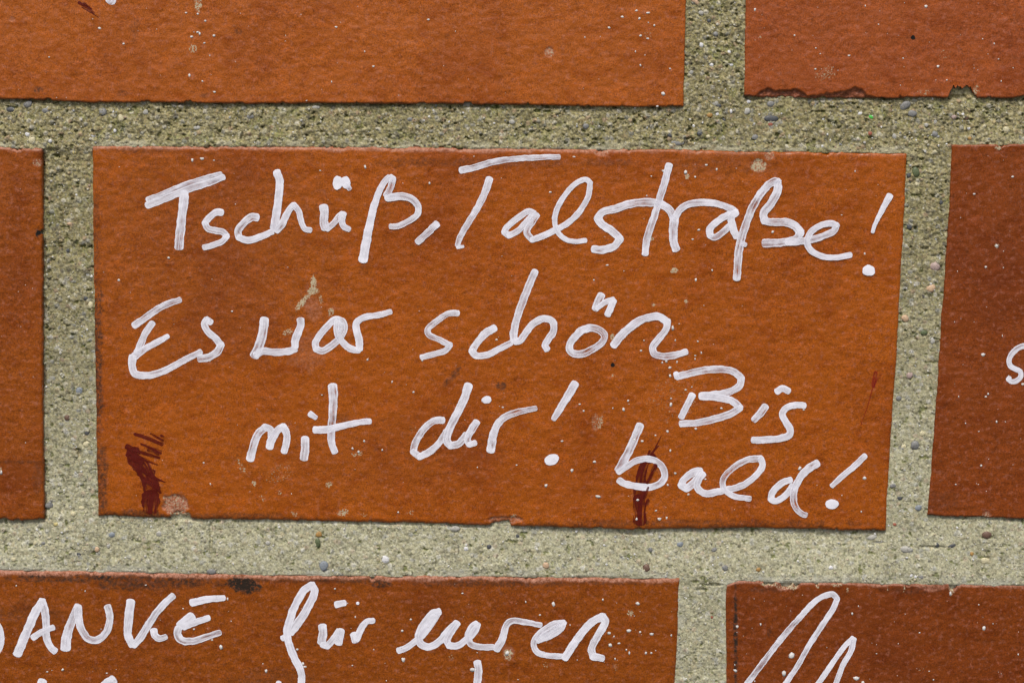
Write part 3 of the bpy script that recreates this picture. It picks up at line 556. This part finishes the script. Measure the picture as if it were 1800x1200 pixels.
class Ink:
    def __init__(s, b, wk=1.0): s.b = b; s.wk = wk; s.V = []; s.F = []; s.C = []; s.U = []; s.n = 0; s.k = 0
    def path(s, P, w0, w1, dry=0.0, ext=(.35,.35), thick=.12, base=.32, edge=.10):
        """P pixels; width from w0 to w1; dry = how far the tail breaks up"""
        C = catmull(P); d = np.gradient(C, axis=0); d /= np.maximum(np.hypot(d[:,0], d[:,1]), 1e-6)[:,None]
        e0, e1 = w0*ext[0], w1*ext[1]
        def extra(p, dr, e): n = max(2, int(e/1.0)); return p + dr*np.linspace(0, e, n+1)[1:,None]
        A = extra(C[0], -d[0], e0)[::-1] if e0 > .6 else C[:0]; Z = extra(C[-1], d[-1], e1) if e1 > .6 else C[:0]
        C = np.vstack([A, C, Z]); seg = np.hypot(*(C[1:]-C[:-1]).T); s_ = np.concatenate([[0], np.cumsum(seg)]); Lg = s_[-1]
        d = np.gradient(C, axis=0)
        ker = np.ones(5)/5
        if len(C) > 8:
            dp = np.pad(d, ((2,2),(0,0)), mode='edge'); d = np.stack([np.convolve(dp[:,0], ker, 'valid'), np.convolve(dp[:,1], ker, 'valid')], -1)
        d /= np.maximum(np.hypot(d[:,0], d[:,1]), 1e-6)[:,None]; nrm = np.stack([-d[:,1], d[:,0]], -1)
        t = s_/Lg; wd = (w0+(w1-w0)*t)/2*s.wk
        cap = lambda q, r: np.sqrt(np.clip(1-(1-np.clip(q/r, 0, 1))**2.6, 0.02, 1))
        r0, r1 = w0*.42, w1*.42; prof = cap(s_+.15, r0)*cap(Lg-s_+.15, r1)
        sd_ = s.b.seed + s.k*13; s.k += 1
        vs_ = np.array([-1,-.86,-.55,-.2,.2,.55,.86,1.])
        jl = 1+edge*1.3*fbm(s_/7, s_*0, sd_, 3)+edge*.8*fbm(s_/26, s_*0, sd_+4, 2); jr = 1+edge*1.3*fbm(s_/7, s_*0+5, sd_+2, 3)+edge*.8*fbm(s_/26, s_*0, sd_+6, 2)
        wv = np.where(vs_[None,:] < 0, jl[:,None], jr[:,None])*vs_[None,:]*(wd*prof)[:,None]
        x = C[:,0,None]+nrm[:,0,None]*wv; y = C[:,1,None]+nrm[:,1,None]*wv
        hh = face_h(s.b, x, y) + base + thick*np.sqrt(np.clip(1-vs_**2, 0, 1))[None,:]*prof[:,None] + s.k*.06 + (s_*.0004)[:,None]
        vw = world(x, y, hh).reshape(-1,3); m, q = x.shape
        idx = np.arange(m*q).reshape(m, q)+s.n; s.n += m*q
        s.F.append(np.stack([idx[:-1,:-1], idx[:-1,1:], idx[1:,1:], idx[1:,:-1]], -1).reshape(-1,4)); s.V.append(vw)
        endm = np.clip(s_/(w0*1.1), 0, 1); tail = dry*np.clip((s_-(Lg-w1*2.4))/(w1*2.4), 0, 1)
        col = np.stack([np.broadcast_to(np.abs(vs_)[None,:], x.shape), np.broadcast_to(endm[:,None], x.shape), np.broadcast_to(tail[:,None], x.shape), np.full(x.shape, .15+1.25*float(vn(sd_*.731, 3.3, 9)))], -1)
        s.C.append(col.reshape(-1,4)); uu = np.stack([np.broadcast_to((s_+sd_*37.7)[:,None], x.shape), wv/7.0+sd_*1.7], -1); s.U.append(uu.reshape(-1,2))
    def blob(s, x, y, rx, ry, ang=0):
        n = 22; t = np.linspace(0, 2*np.pi, n, endpoint=False); sd_ = s.b.seed+s.k*7; s.k += 1
        jr = 1+.16*fbm(np.cos(t)*1.6+sd_, np.sin(t)*1.6, sd_, 3); a = RAD(ang); R_ = [0, .45, .82, 1.0]; P = []; H_ = []; U_ = []; C_ = []
        for r_ in R_:
            X = np.cos(t)*rx*r_*jr; Y = np.sin(t)*ry*r_*jr; P.append(np.stack([x+X*math.cos(a)-Y*math.sin(a), y+X*math.sin(a)+Y*math.cos(a)], -1)); H_.append(np.full(n, .4+.2*math.sqrt(max(0,1-r_**2))))
            C_.append(np.tile([r_, .0, 0, .3], (n,1)))
        P = np.vstack(P); hh = face_h(s.b, P[:,0], P[:,1])+np.concatenate(H_)+s.k*.06; s.V.append(world(P[:,0], P[:,1], hh)); s.C.append(np.vstack(C_)); s.U.append(P*np.array([1., .14])+sd_)
        idx = np.arange(4*n).reshape(4,n)+s.n; s.n += 4*n; nx = np.roll(idx, -1, 1)
        s.F.append(np.stack([idx[:-1], nx[:-1], nx[1:], idx[1:]], -1).reshape(-1,4))
    def build(s, name, mat, label=None):
        V = np.concatenate(s.V); q = s.b.obj; c = V.mean(0)
        o = mesh_from(name, V, np.concatenate(s.F), mat, origin=tuple(c), colors=np.concatenate(s.C), cname='stroke', uvs=np.concatenate(s.U))
        o.parent = q; o.location = Vector(o.location)-Vector(q.location)
        if label: o['label'] = label
        return o
def word(key, name_label, strokes, mat=None, name='handwritten_word'):
    """strokes: (origin x, origin y, zoom scale, points, width0[, width1, dry])"""
    ink = Ink(BRICKS[key], 1.12)
    for st in strokes:
        ox, oy, k = st[:3]
        if st[3] == 'blob':
            _, _, _, _, cx, cy, rx, ry = st[:8]; ink.blob(ox+cx/k, oy+cy/k, rx/k, ry/k, st[8] if len(st) > 8 else 0); continue
        P = [(ox+a/k, oy+b_/k) for a, b_ in st[3]]; w0 = st[4]/k; w1 = (st[5] if len(st) > 5 else st[4])/k; dry = st[6] if len(st) > 6 else 0
        parts = split_sharp(P); tot = len(parts)
        for i, pp in enumerate(parts):
            a = w0+(w1-w0)*i/tot; b_ = w0+(w1-w0)*(i+1)/tot
            ink.path(pp, a, b_, dry if i == tot-1 else 0, ext=(.3 if i == 0 else .42, .3 if i == tot-1 else .42))
    return ink.build(name, mat or MW, name_label)
A1 = (200,250,4.5); A2 = (550,250,4.5); A3 = (900,250,4.5); A4 = (1200,250,4.5)
word('middle', 'word Tschüß and a comma in white marker', [
 (*A1, [(265,458),(420,395),(600,322),(780,268),(850,252)], 40, 34, .25), (*A1, [(262,500),(420,442),(600,368),(760,318),(870,276)], 52, 44, .3),
 (*A1, [(558,392),(548,520),(530,680),(515,835)], 64, 62, .12),
 (*A1, [(858,556),(815,553),(762,588),(720,640),(745,682),(800,698),(860,710),(893,740),(860,782),(790,812),(712,832)], 48, 42),
 (*A1, [(1138,595),(1090,592),(1030,640),(985,700),(990,752),(1060,775),(1160,748),(1255,705)], 54, 44, .1),
 (*A1, [(1290,232),(1312,310),(1305,430),(1288,560),(1270,680)], 58, 56), (*A1, [(1285,700),(1330,650),(1385,540),(1425,495),(1462,545),(1485,630),(1515,685),(1560,695)], 52, 36),
 (*A2, [(87,508),(92,570),(88,630),(102,682)], 66, 60), (*A2, [(110,690),(165,640),(205,590),(238,565)], 40, 46), (*A2, [(238,562),(230,610),(245,665),(290,690)], 55, 38),
 (*A2, 'blob', 196, 320, 40, 54, 12), (*A2, 'blob', 262, 318, 36, 50, -14), (*A2, [(265,330),(292,372)], 46, 32),
 (*A2, [(395,935),(415,830),(448,650),(480,520),(520,400),(565,315),(605,272)], 66, 40), (*A2, [(610,272),(635,290),(620,350),(582,425)], 42, 50),
 (*A2, [(582,438),(640,432),(720,428),(785,450),(832,505),(825,570),(750,628),(660,665),(612,662)], 54, 38),
 (*A2, [(982,645),(900,722),(825,790)], 56, 44, .15)])
word('middle', 'word Talstraße with exclamation mark in white marker', [
 (*A2, [(1168,225),(1280,198),(1450,152),(1620,130),(1780,122),(1875,116),(1950,118)], 48, 36, .25),
 (*A2, [(1398,288),(1362,395),(1292,535),(1222,650),(1165,750),(1143,818)], 56, 38), (*A2, [(1143,828),(1192,826)], 34, 18, .2),
 (*A3, [(180,565),(130,548),(55,592),(-40,672),(-62,712),(-25,738),(40,705),(105,640),(150,590)], 44, 44), (*A3, [(195,570),(150,640),(118,710),(160,770),(250,738),(330,700),(440,638),(540,540),(605,420),(618,320),(580,294),(500,330),(410,430),(352,540),(338,640),(370,720),(430,770),(510,785),(585,775)], 50, 34, .3),
 (*A3, [(640,845),(720,850),(810,820),(855,760),(790,700),(705,645),(678,598),(720,550),(820,525),(930,490),(1060,475),(1180,492),(1255,545),(1285,610)], 52, 56), (*A3, [(1285,590),(1275,700),(1278,790),(1298,850)], 66, 56),
 (*A3, [(1243,178),(1215,290),(1172,430),(1130,570),(1085,700),(1060,800),(1052,885)], 52, 48, .05),
 (*A3, [(1298,580),(1330,530),(1400,488),(1520,475),(1640,490),(1740,530),(1770,553)], 50, 46),
 (*A4, [(385,560),(300,605),(215,685),(215,735),(250,752),(318,710),(375,660)], 50, 46), (*A4, [(425,552),(385,590),(395,670),(428,750)], 52, 50), (*A4, [(470,800),(500,812)], 40, 30),
 (*A4, [(425,1080),(440,900),(460,780),(495,660),(560,500),(640,375),(715,312),(752,315),(752,370),(700,480),(638,565),(645,620),(720,632),(810,632),(885,660),(932,710),(900,760),(800,790),(640,798)], 56, 56),
 (*A4, [(820,790),(950,780),(1100,745),(1195,700),(1215,655),(1170,640),(1080,662),(1000,725),(985,800),(1020,860),(1110,905),(1220,910),(1330,888)], 50, 40, .35),
 (*A4, [(1638,420),(1580,530),(1520,650),(1499,712)], 50, 24), (*A4, 'blob', 1470, 1012, 52, 42)])
B1 = (200,450,4.5); B2 = (550,450,4.5); B3 = (900,450,4.5)
word('middle', 'word Es in white marker', [
 (*B1, [(160,552),(260,478),(400,390),(525,345)], 50, 44, .1), (*B1, [(308,528),(250,610),(215,690),(185,760)], 48, 52),
 (*B1, [(430,632),(320,692),(230,745),(165,790)], 36, 56), (*B1, [(150,790),(145,870),(165,925),(240,945),(360,922),(480,865),(600,800),(690,755)], 56, 40),
 (*B1, [(772,525),(735,502),(715,535),(745,595),(805,650),(848,700),(820,755),(750,800),(675,812)], 46, 52)])
word('middle', 'word war in white marker', [
 (*B1, [(1190,497),(1183,600),(1150,705),(1112,790)], 62, 66), (*B1, [(1120,780),(1180,750),(1280,760),(1380,752),(1438,732)], 52, 50), (*B1, [(1432,720),(1438,660),(1460,600),(1478,540),(1475,500)], 52, 56),
 (*B2, [(205,500),(170,505),(90,580),(22,680),(25,735),(75,748),(150,705),(215,645),(248,570),(235,515),(200,500)], 48, 48), (*B2, [(198,510),(190,575),(212,650),(270,712),(330,740),(368,740)], 52, 46), (*B2, [(225,540),(222,600)], 50, 44),
 (*B2, [(368,738),(365,660),(345,580),(345,525),(410,482),(520,465),(618,440)], 54, 38, .3)])
word('middle', 'word schön in white marker', [
 (*B2, [(1150,450),(1085,452),(985,510),(908,580),(918,622),(1000,660),(1085,705),(1050,745),(955,775),(858,800)], 42, 42),
 (*B2, [(1440,568),(1370,605),(1305,680),(1258,750),(1290,785),(1380,780),(1480,730),(1570,685)], 56, 42, .1),
 (*B2, [(1758,118),(1710,230),(1655,370),(1612,500),(1588,620),(1592,670)], 52, 54), (*B3, [(20,675),(62,668),(112,600),(182,522),(262,492),(322,522),(328,590),(292,650),(262,705),(280,738)], 50, 50),
 (*B3, [(708,305),(682,360),(660,420)], 54, 52), (*B3, [(668,415),(735,365),(805,342)], 36, 40), (*B3, [(805,350),(780,405),(755,465)], 52, 48),
 (*B3, [(605,568),(545,590),(455,705),(470,758),(540,775),(640,732),(718,672),(730,625),(685,582),(610,566),(555,585)], 52, 48),
 (*B3, [(802,708),(870,622),(960,542),(1055,490),(1160,480),(1230,520),(1218,580),(1160,655),(1112,720),(1125,770),(1195,792),(1290,782),(1380,755)], 58, 46, .3)])
C1 = (400,650,4.5); C2 = (700,650,4.5); C3 = (1050,630,4); C4 = (1250,650,4)
word('middle', 'word mit in white marker', [
 (*C1, [(180,708),(200,610),(240,510),(300,452),(340,470),(345,540)], 58, 46), (*C1, [(330,612),(352,545),(400,470),(435,447),(465,495),(465,575),(445,648)], 58, 48, .1),
 (*C1, [(612,538),(614,620),(603,702)], 60, 56), (*C1, [(650,345),(700,378)], 44, 36),
 (*C1, [(830,122),(838,220),(832,350),(822,480),(824,580),(850,650)], 64, 46, .1), (*C1, [(688,472),(790,468),(920,438),(1050,410),(1130,404)], 54, 38, .3)])
word('middle', 'word dir with exclamation mark in white marker', [
 (*C2, [(358,396),(300,398),(230,440),(170,510),(130,590),(118,645),(170,685),(250,645),(330,565),(385,485)], 48, 48), (*C2, [(556,118),(520,230),(462,350),(405,465),(385,560),(415,598),(480,580),(540,510)], 60, 48), (*C2, [(545,520),(590,440),(622,408)], 36, 44),
 (*C2, [(622,408),(578,480),(548,550),(565,588),(612,574)], 50, 40), (*C2, 'blob', 698, 236, 38, 31),
 (*C2, [(732,640),(745,550),(772,455),(820,388),(920,340),(1020,314),(1090,302)], 60, 38, .25),
 (*C2, [(1398,105),(1320,240),(1228,388)], 64, 40, .1), (*C2, 'blob', 1215, 708, 60, 42, -18)])
word('middle', 'word Bis in white marker', [
 (*C3, [(558,128),(680,95),(840,75),(955,90),(1013,140),(1000,190),(920,235),(810,254),(725,262)], 44, 46), (*C3, [(552,100),(560,135)], 34, 34), (*C3, [(725,262),(860,275),(955,302),(1002,345),(940,385),(840,418),(700,450),(585,456)], 48, 42, .15), (*C3, [(668,252),(630,330),(588,412)], 44, 42),
 (*C4, [(383,252),(340,310),(300,352)], 46, 42), (*C4, [(460,152),(500,128),(548,150)], 44, 38), (*C4, [(658,250),(590,245),(522,270),(500,310),(522,360),(556,420),(548,458),(480,480),(380,490),(292,492)], 42, 44)])
word('middle', 'word bald with exclamation mark in white marker', [
 (*C3, [(300,465),(268,550),(215,660),(172,740),(145,785)], 50, 52), (*C3, [(145,798),(200,760),(280,715),(370,705),(440,740),(475,812),(450,870),(380,900),(270,895),(180,872),(152,852)], 40, 44),
 (*C3, [(730,790),(690,790),(610,850),(590,890),(630,912),(690,862),(735,805)], 44, 50), (*C3, [(742,805),(712,850),(702,900),(750,945),(840,935),(925,920),(1020,890),(1105,828),(1162,750),(1150,702),(1062,710),(952,770),(885,850),(890,912),(950,962),(1075,985)], 46, 34, .15),
 (*C4, [(562,770),(500,792),(430,862),(422,910),(460,920),(530,872),(575,810)], 40, 42), (*C4, [(748,652),(660,712),(602,800),(578,880),(592,960),(640,1010),(668,1020)], 50, 36, .05),
 (*C4, [(1082,600),(1000,680),(905,760),(848,815)], 40, 32, .15), (*C4, 'blob', 850, 942, 48, 34)])
E1 = (0,1000,4.5); E2 = (400,1000,4.5); E3 = (700,1000,4.5); E4 = (1260,1000,4.5)
word('lower_left', 'word DANKE in white marker', [
 (*E1, [(-230,300),(-250,500),(-270,700)], 56), (*E1, [(-300,330),(-150,330),(-40,410),(5,500),(8,580),(-40,660),(-270,700)], 50),
 (*E1, [(137,672),(190,550),(240,430),(290,320),(335,252),(358,330),(365,440),(372,550),(405,615),(440,645)], 66, 48, .1), (*E1, [(260,538),(335,492),(425,455)], 48, 40),
 (*E1, [(518,625),(528,540),(562,430),(600,330),(620,285)], 74, 52), (*E1, [(618,290),(625,380),(645,470),(692,540),(755,558),(822,520),(865,430),(868,345),(850,290)], 56, 52),
 (*E1, [(1035,248),(1018,400),(1012,510),(1050,600)], 60, 54), (*E1, [(1055,600),(1110,540),(1190,410),(1280,290),(1372,208)], 52, 50), (*E1, [(1215,478),(1225,520),(1265,545),(1315,530)], 54, 40),
 (*E1, [(1515,262),(1640,235),(1775,225)], 56, 40, .1), (*E1, [(1520,368),(1470,408),(1420,448)], 70, 60), (*E1, [(1655,380),(1560,410),(1450,448)], 38, 56), (*E1, [(1415,460),(1405,510),(1435,555),(1520,565),(1640,530),(1742,495)], 54, 42)])
word('lower_left', 'word für in white marker', [
 (*E2, [(432,545),(480,520)], 40, 44), (*E2, [(500,500),(580,390),(650,270),(688,170),(665,124),(605,165),(532,290),(490,410),(470,500),(490,600),(530,700),(578,800),(588,870),(565,960),(520,1030)], 60, 50),
 (*E2, [(750,445),(755,510),(742,580)], 62, 60), (*E2, [(745,590),(785,605),(835,555),(885,485)], 44, 50), (*E2, [(895,480),(880,585)], 58, 54), (*E2, [(858,278),(930,262)], 48, 40), (*E2, 'blob', 1030, 265, 13, 13),
 (*E2, [(1000,510),(1012,565)], 58, 54), (*E2, [(1020,550),(1050,480),(1100,412),(1158,402)], 54, 38)])
word('lower_left', 'word euren in white marker', [
 (*E3, [(0,642),(60,620),(140,562),(220,488),(295,385),(322,330)], 46, 44), (*E3, [(325,330),(280,345),(210,425),(162,520),(182,588),(240,610),(330,562),(400,480),(462,418)], 56, 50),(*E3, [(285,370),(220,470),(180,530)], 60, 50),
 (*E3, [(468,420),(420,490),(385,558),(400,598),(460,605),(540,552),(605,485),(630,430)], 52, 48), (*E3, [(625,430),(585,455),(552,530),(572,588),(640,610),(755,612)], 52, 42),
 (*E3, [(775,632),(820,550),(858,440),(900,405),(1000,415),(1130,438)], 56, 38), (*E3, [(1100,558),(1200,520),(1290,462),(1308,420),(1240,428),(1125,500),(1070,580),(1100,650),(1180,680),(1300,685)], 50, 40), (*E3, [(1130,535),(1220,480),(1285,435)], 44, 40),
 (*E3, [(1315,702),(1380,600),(1460,490),(1550,402),(1618,372),(1638,410),(1580,520),(1528,630),(1542,688),(1620,702)], 56, 48)])
word('lower_left', 'tops of the next line of white writing, cut off below', [
 (*E1, [(338,882),(300,990)], 66), (*E1, [(895,870),(820,930),(780,1000)], 78, 60), (*E2, [(405,890),(395,960)], 38, 46), (*E3, [(625,730),(635,800),(622,900),(600,1000)], 56, 54)])
word('lower_right', 'tall looping letter in thin white marker', [
 (*E4, [(130,1040),(240,900),(400,690),(540,510),(680,355),(785,245),(850,210),(918,195),(952,232),(920,310),(835,440),(742,580),(640,760),(540,910),(470,1030)], 42, 38),
 (*E4, [(730,1000),(800,905),(900,760),(1000,620),(1078,540)], 40, 36), (*E4, [(1082,545),(1062,640),(1000,750),(960,850),(935,920),(910,1000)], 40, 36)])
word('middle_right', 'start of a small white letter S at the photo edge', [(1640,540,5.456, [(905,378),(870,372),(800,402),(732,490),(738,555),(790,592),(838,618),(840,665),(795,705),(758,712),(722,692),(738,670)], 48, 34)])
word('upper_left', 'end of a white marker stroke from the line above', [(0,0,3, [(606,-40),(580,8)], 44, 50)])
# red stains
def stain(key, label, strokes, mat): return word(key, label, strokes, mat, name='paint_stain')
G1 = (180,740,6)
ink = Ink(BRICKS['middle'])
def g(ox, oy, k, P, w0, w1, dry=.3, edge=.12): ink.path([(ox+a/k, oy+b_/k) for a, b_ in P], w0/k, w1/k, dry, ext=(.1,.1), thick=.05, base=.22, edge=edge)
g(*G1, [(300,290),(345,390),(420,480),(465,580),(500,680),(515,760)], 135, 195, 0, .25)
g(*G1, [(515,740),(510,850),(505,960)], 200, 190, .12, .25)
for P, a, b_ in [([(330,130),(480,180),(640,245)],34,42),([(500,128),(570,165),(645,210)],16,30),([(400,235),(500,280),(620,335)],22,58),([(245,262),(400,325),(610,388)],60,26),([(270,330),(440,400),(590,460)],56,14),([(380,470),(540,590),(665,640)],70,10),([(420,600),(560,690),(620,760)],60,30),([(610,145),(650,165)],30,18),([(470,300),(600,350)],30,30),([(300,380),(430,440)],60,50)]:
    g(*G1, P, a, b_, .3)
ink.build('paint_stain', MR, 'dark red brushed stain at the lower left')
ink = Ink(BRICKS['middle'])
g(*C3, [(405,680),(350,720),(318,790),(300,880),(292,980)], 50, 88, 0, .16); g(*C3, [(292,960),(298,1060),(300,1165)], 84, 100, .05, .14)
for P, a, b_ in [([(432,610),(395,650),(360,700)],8,22),([(450,540),(400,640)],5,12),([(415,740),(385,800),(350,880)],34,24),([(358,985),(340,1040)],22,20),([(370,640),(355,680)],14,14),([(360,900),(330,980)],14,24)]: g(*C3, P, a, b_, .1)
ink.build('paint_stain', MR, 'dark red drip under the white letter b')
ink = Ink(BRICKS['middle'])
for P, a, b_ in [([(1158,10),(1150,60),(1142,120)],26,34),([(1195,30),(1160,80),(1138,130)],10,14),([(1134,130),(1105,240),(1055,380)],8,7),([(1052,382),(1056,386)],18,18)]: g(*C4, P, a, b_, .2)
ink.build('paint_stain', MR2, 'thin red smear near the right edge')
ink = Ink(BRICKS['upper_left']); 
for P, a, b_ in [([(412,12),(450,35),(498,70)],18,12),([(440,15),(485,50)],12,8),([(430,38),(520,92)],6,3)]: g(0,0,3, P, a, b_, .3)
ink.build('paint_stain', MR, 'small dark red scratch')

# ------------------------------------------------------------------ flecks, tiny holes
def flecks(key, pts, rnd=0, region=None, label='tiny pale flecks of mortar and paint'):
    b = BRICKS[key]; V, F_ = [], []; n = 0
    pts = list(pts)
    for i in range(rnd//3):
        x0, y0, x1, y1 = region; pts.append((x0+(x1-x0)*rng.rand(), y0+(y1-y0)*rng.rand(), .55+.9*rng.rand()**3))
    for (x, y, r_) in pts:
        r_ = r_*1.1
        v = IV*(1+.7*(rng.rand(12,1)-.5)); e = .7+.6*rng.rand(); X = v[:,0]*r_*e; Y = v[:,2]*r_/e; hh = face_h(b, np.array([x]), np.array([y]))[0]
        V.append(world(x+X, y+Y, hh+.1+v[:,1]*min(r_, 1.6)*.5)); F_.append(icoF+n); n += 12
    o = mesh_from('fleck', np.concatenate(V), np.concatenate(F_), MF, origin=tuple(b.obj.location)); o.parent = b.obj; o.location = (0,0,0); o['kind'] = 'stuff'
flecks('middle', [(338,282,2.6),(355,279,3),(209,492,2.4),(297,453,2.2),(642,294,2.6),(370,850,1.5),(1167,301,3),(1205,303,3.2),(1222,311,2),(967,338,2),(1137,344,1.5),(1252,475,1.8),(1223,492,2.4),(1067,466,2),(1044,492,1.6),(1183,577,3.6),(1187,598,1.5),(1127,616,1.8),(1171,635,2.4),(1164,637,2),(1177,646,2.4),(1190,636,1.8),(1178,660,2.4),(1222,631,1.5),(1227,600,1.6),(1233,620,1.8),(1222,625,1.5),(960,853,2.8),(1052,872,3.4),(988,775,2),(1045,811,2.8),(1005,827,3),(1026,722,1.8),(1019,710,1.6),(908,817,1.4),(839,821,1.4),(884,716,1.6),(727,689,2),(689,671,1.8),(566,694,1.4),(369,634,1.6),(408,547,1.8),(700,900,2),(1096,720,3),(1104,704,2.2),(1115,773,2.6),(1129,775,2.2),(1173,758,2.4),(1178,792,2.2),(1179,711,3),(1187,832,1.8),(1174,852,1.8),(1121,878,2.6),(1119,912,2.4),(1159,912,3.2),(1172,910,2),(1210,869,2.4),(1187,831,2),(1240,842,1.8),(1153,897,1.6),(1223,753,2.4),(1268,717,2.4),(1406,823,3.2),(1520,840,3.6),(1413,720,1.8),(1514,899,1.4),(1520,446,2.2),(1358,408,2.4),(1228,404,2),(1218,421,1.8),(1503,301,1.5),(646,632,1.6),(873,597,2),(1145,310,1.5),(1260,298,2.2),(1241,290,2.2),(1009,276,1.8),(1480,870,1.2),(1132,598,1.4),(563,300,1.4),(755,322,2),(742,633,2.2),(1180,700,1.6),(1205,685,2),(1216,680,1.4),(1152,765,1.6),(640,775,2),(620,788,2),(630,794,2.4),(672,790,1.8)], 240, (180,275,1555,920))
flecks('upper_left', [(217,77,1.8),(327,23,1.6),(348,25,2),(361,37,2),(347,57,2.6),(351,60,2.4),(337,65,2),(359,76,1.8),(376,63,2.4),(333,133,2.8),(356,143,1.6),(377,162,2),(591,48,1.8),(583,144,1.6),(753,35,2),(641,91,1.5),(656,117,2),(1124,33,2.8),(1139,23,2.4),(1119,19,2.4),(1094,30,2.2),(1126,63,2.6),(1139,68,2),(1150,45,1.8),(1071,49,2),(1126,115,1.8),(1166,165,3.2),(1117,91,1.6),(1178,121,1.6),(175,50,2.4),(1155,187,2)], 110, (5,5,1195,178))
flecks('upper_right', [(1628,12,2.6),(1649,117,2.6),(1493,98,1.8),(1433,122,1.8),(1434,85,1.2),(1327,17,2.4),(1521,11,1.6),(1760,143,1.4),(1748,77,1.5),(1583,150,1)], 110, (1316,5,1798,150))
for i_ in range(1): pass
flecks('middle_left', [(2,830,2.6)], 24, (2,270,66,900))
flecks('middle_right', [(1728,624,3.4),(1733,697,2.4),(1737,692,2),(1752,741,2),(1798,675,2.6),(1780,311,2),(1712,341,1.8),(1733,469,2.2),(1752,432,3.4),(1725,818,2.4),(1762,590,1.4)], 90, (1675,270,1798,900))
flecks('lower_left', [(388,1136,3.8),(373,1124,2),(341,1105,1.6),(110,1176,2.2),(83,1180,1.6),(468,1179,2.8),(533,1166,2.6),(536,1171,2.4),(523,1141,2.2),(400,1052,2.4),(589,1034,1.8),(707,1108,2.2),(709,1159,3.8),(830,1176,4),(813,1042,1.8),(722,1088,1.8),(924,1057,1.6),(973,1061,3.8),(1060,1053,2),(1071,1112,3),(1079,1118,1.6),(1073,1133,2.8),(1088,1130,2),(949,1080,1.6),(1081,1157,2),(1121,1060,3.4),(1125,1110,2.2),(1145,1114,3),(1106,1108,3.4),(1135,1147,2),(1145,1147,2),(1106,1147,2.2),(1101,1141,1.6),(1180,1116,1.8),(892,1147,4.2),(322,1069,1.5),(188,1182,1.4)], 160, (5,1025,1185,1198))
flecks('lower_right', [(1391,1152,5.6),(1378,1183,4.4),(1293,1178,3.2),(1296,1101,2.4),(1337,1097,1.8),(1505,1192,4.4),(1517,1199,3),(1498,1078,2),(1730,1104,3.4),(1641,1194,1.6),(1671,1043,2.6),(1790,1150,1.6)], 110, (1290,1045,1798,1198))
def hole(key, x, y, r_):
    """small open pore: a dark sunken cup set into the face"""
    b = BRICKS[key]; t = np.linspace(0, 2*np.pi, 14, endpoint=False); V = []; hh = face_h(b, np.array([x]), np.array([y]))[0]
    for q, dz in ((1.15,.15),(1.0,.4),(.8,.1)): V.append(world(x+np.cos(t)*r_*q*(1+.15*np.sin(3*t)), y+np.sin(t)*r_*q, hh+.25+dz))
    V.append(world(x+np.cos(t)*.01, y+np.sin(t)*.01, hh+.3)); idx = np.arange(56).reshape(4,14); nx = np.roll(idx, -1, 1)
    o = mesh_from('pore', np.concatenate(V), np.stack([idx[:-1], nx[:-1], nx[1:], idx[1:]], -1).reshape(-1,4), MK, origin=tuple(world(x, y, hh))); o.parent = b.obj; o.location = Vector(o.location)-Vector(b.obj.location)
MK = flat_material('black_pore', (0.006, 0.005, 0.004), 1.0, 500)
hole('upper_right', 1605, 66, 3.4); hole('middle', 1077, 641, 3.2); hole('middle_left', 68, 409, 3.4)
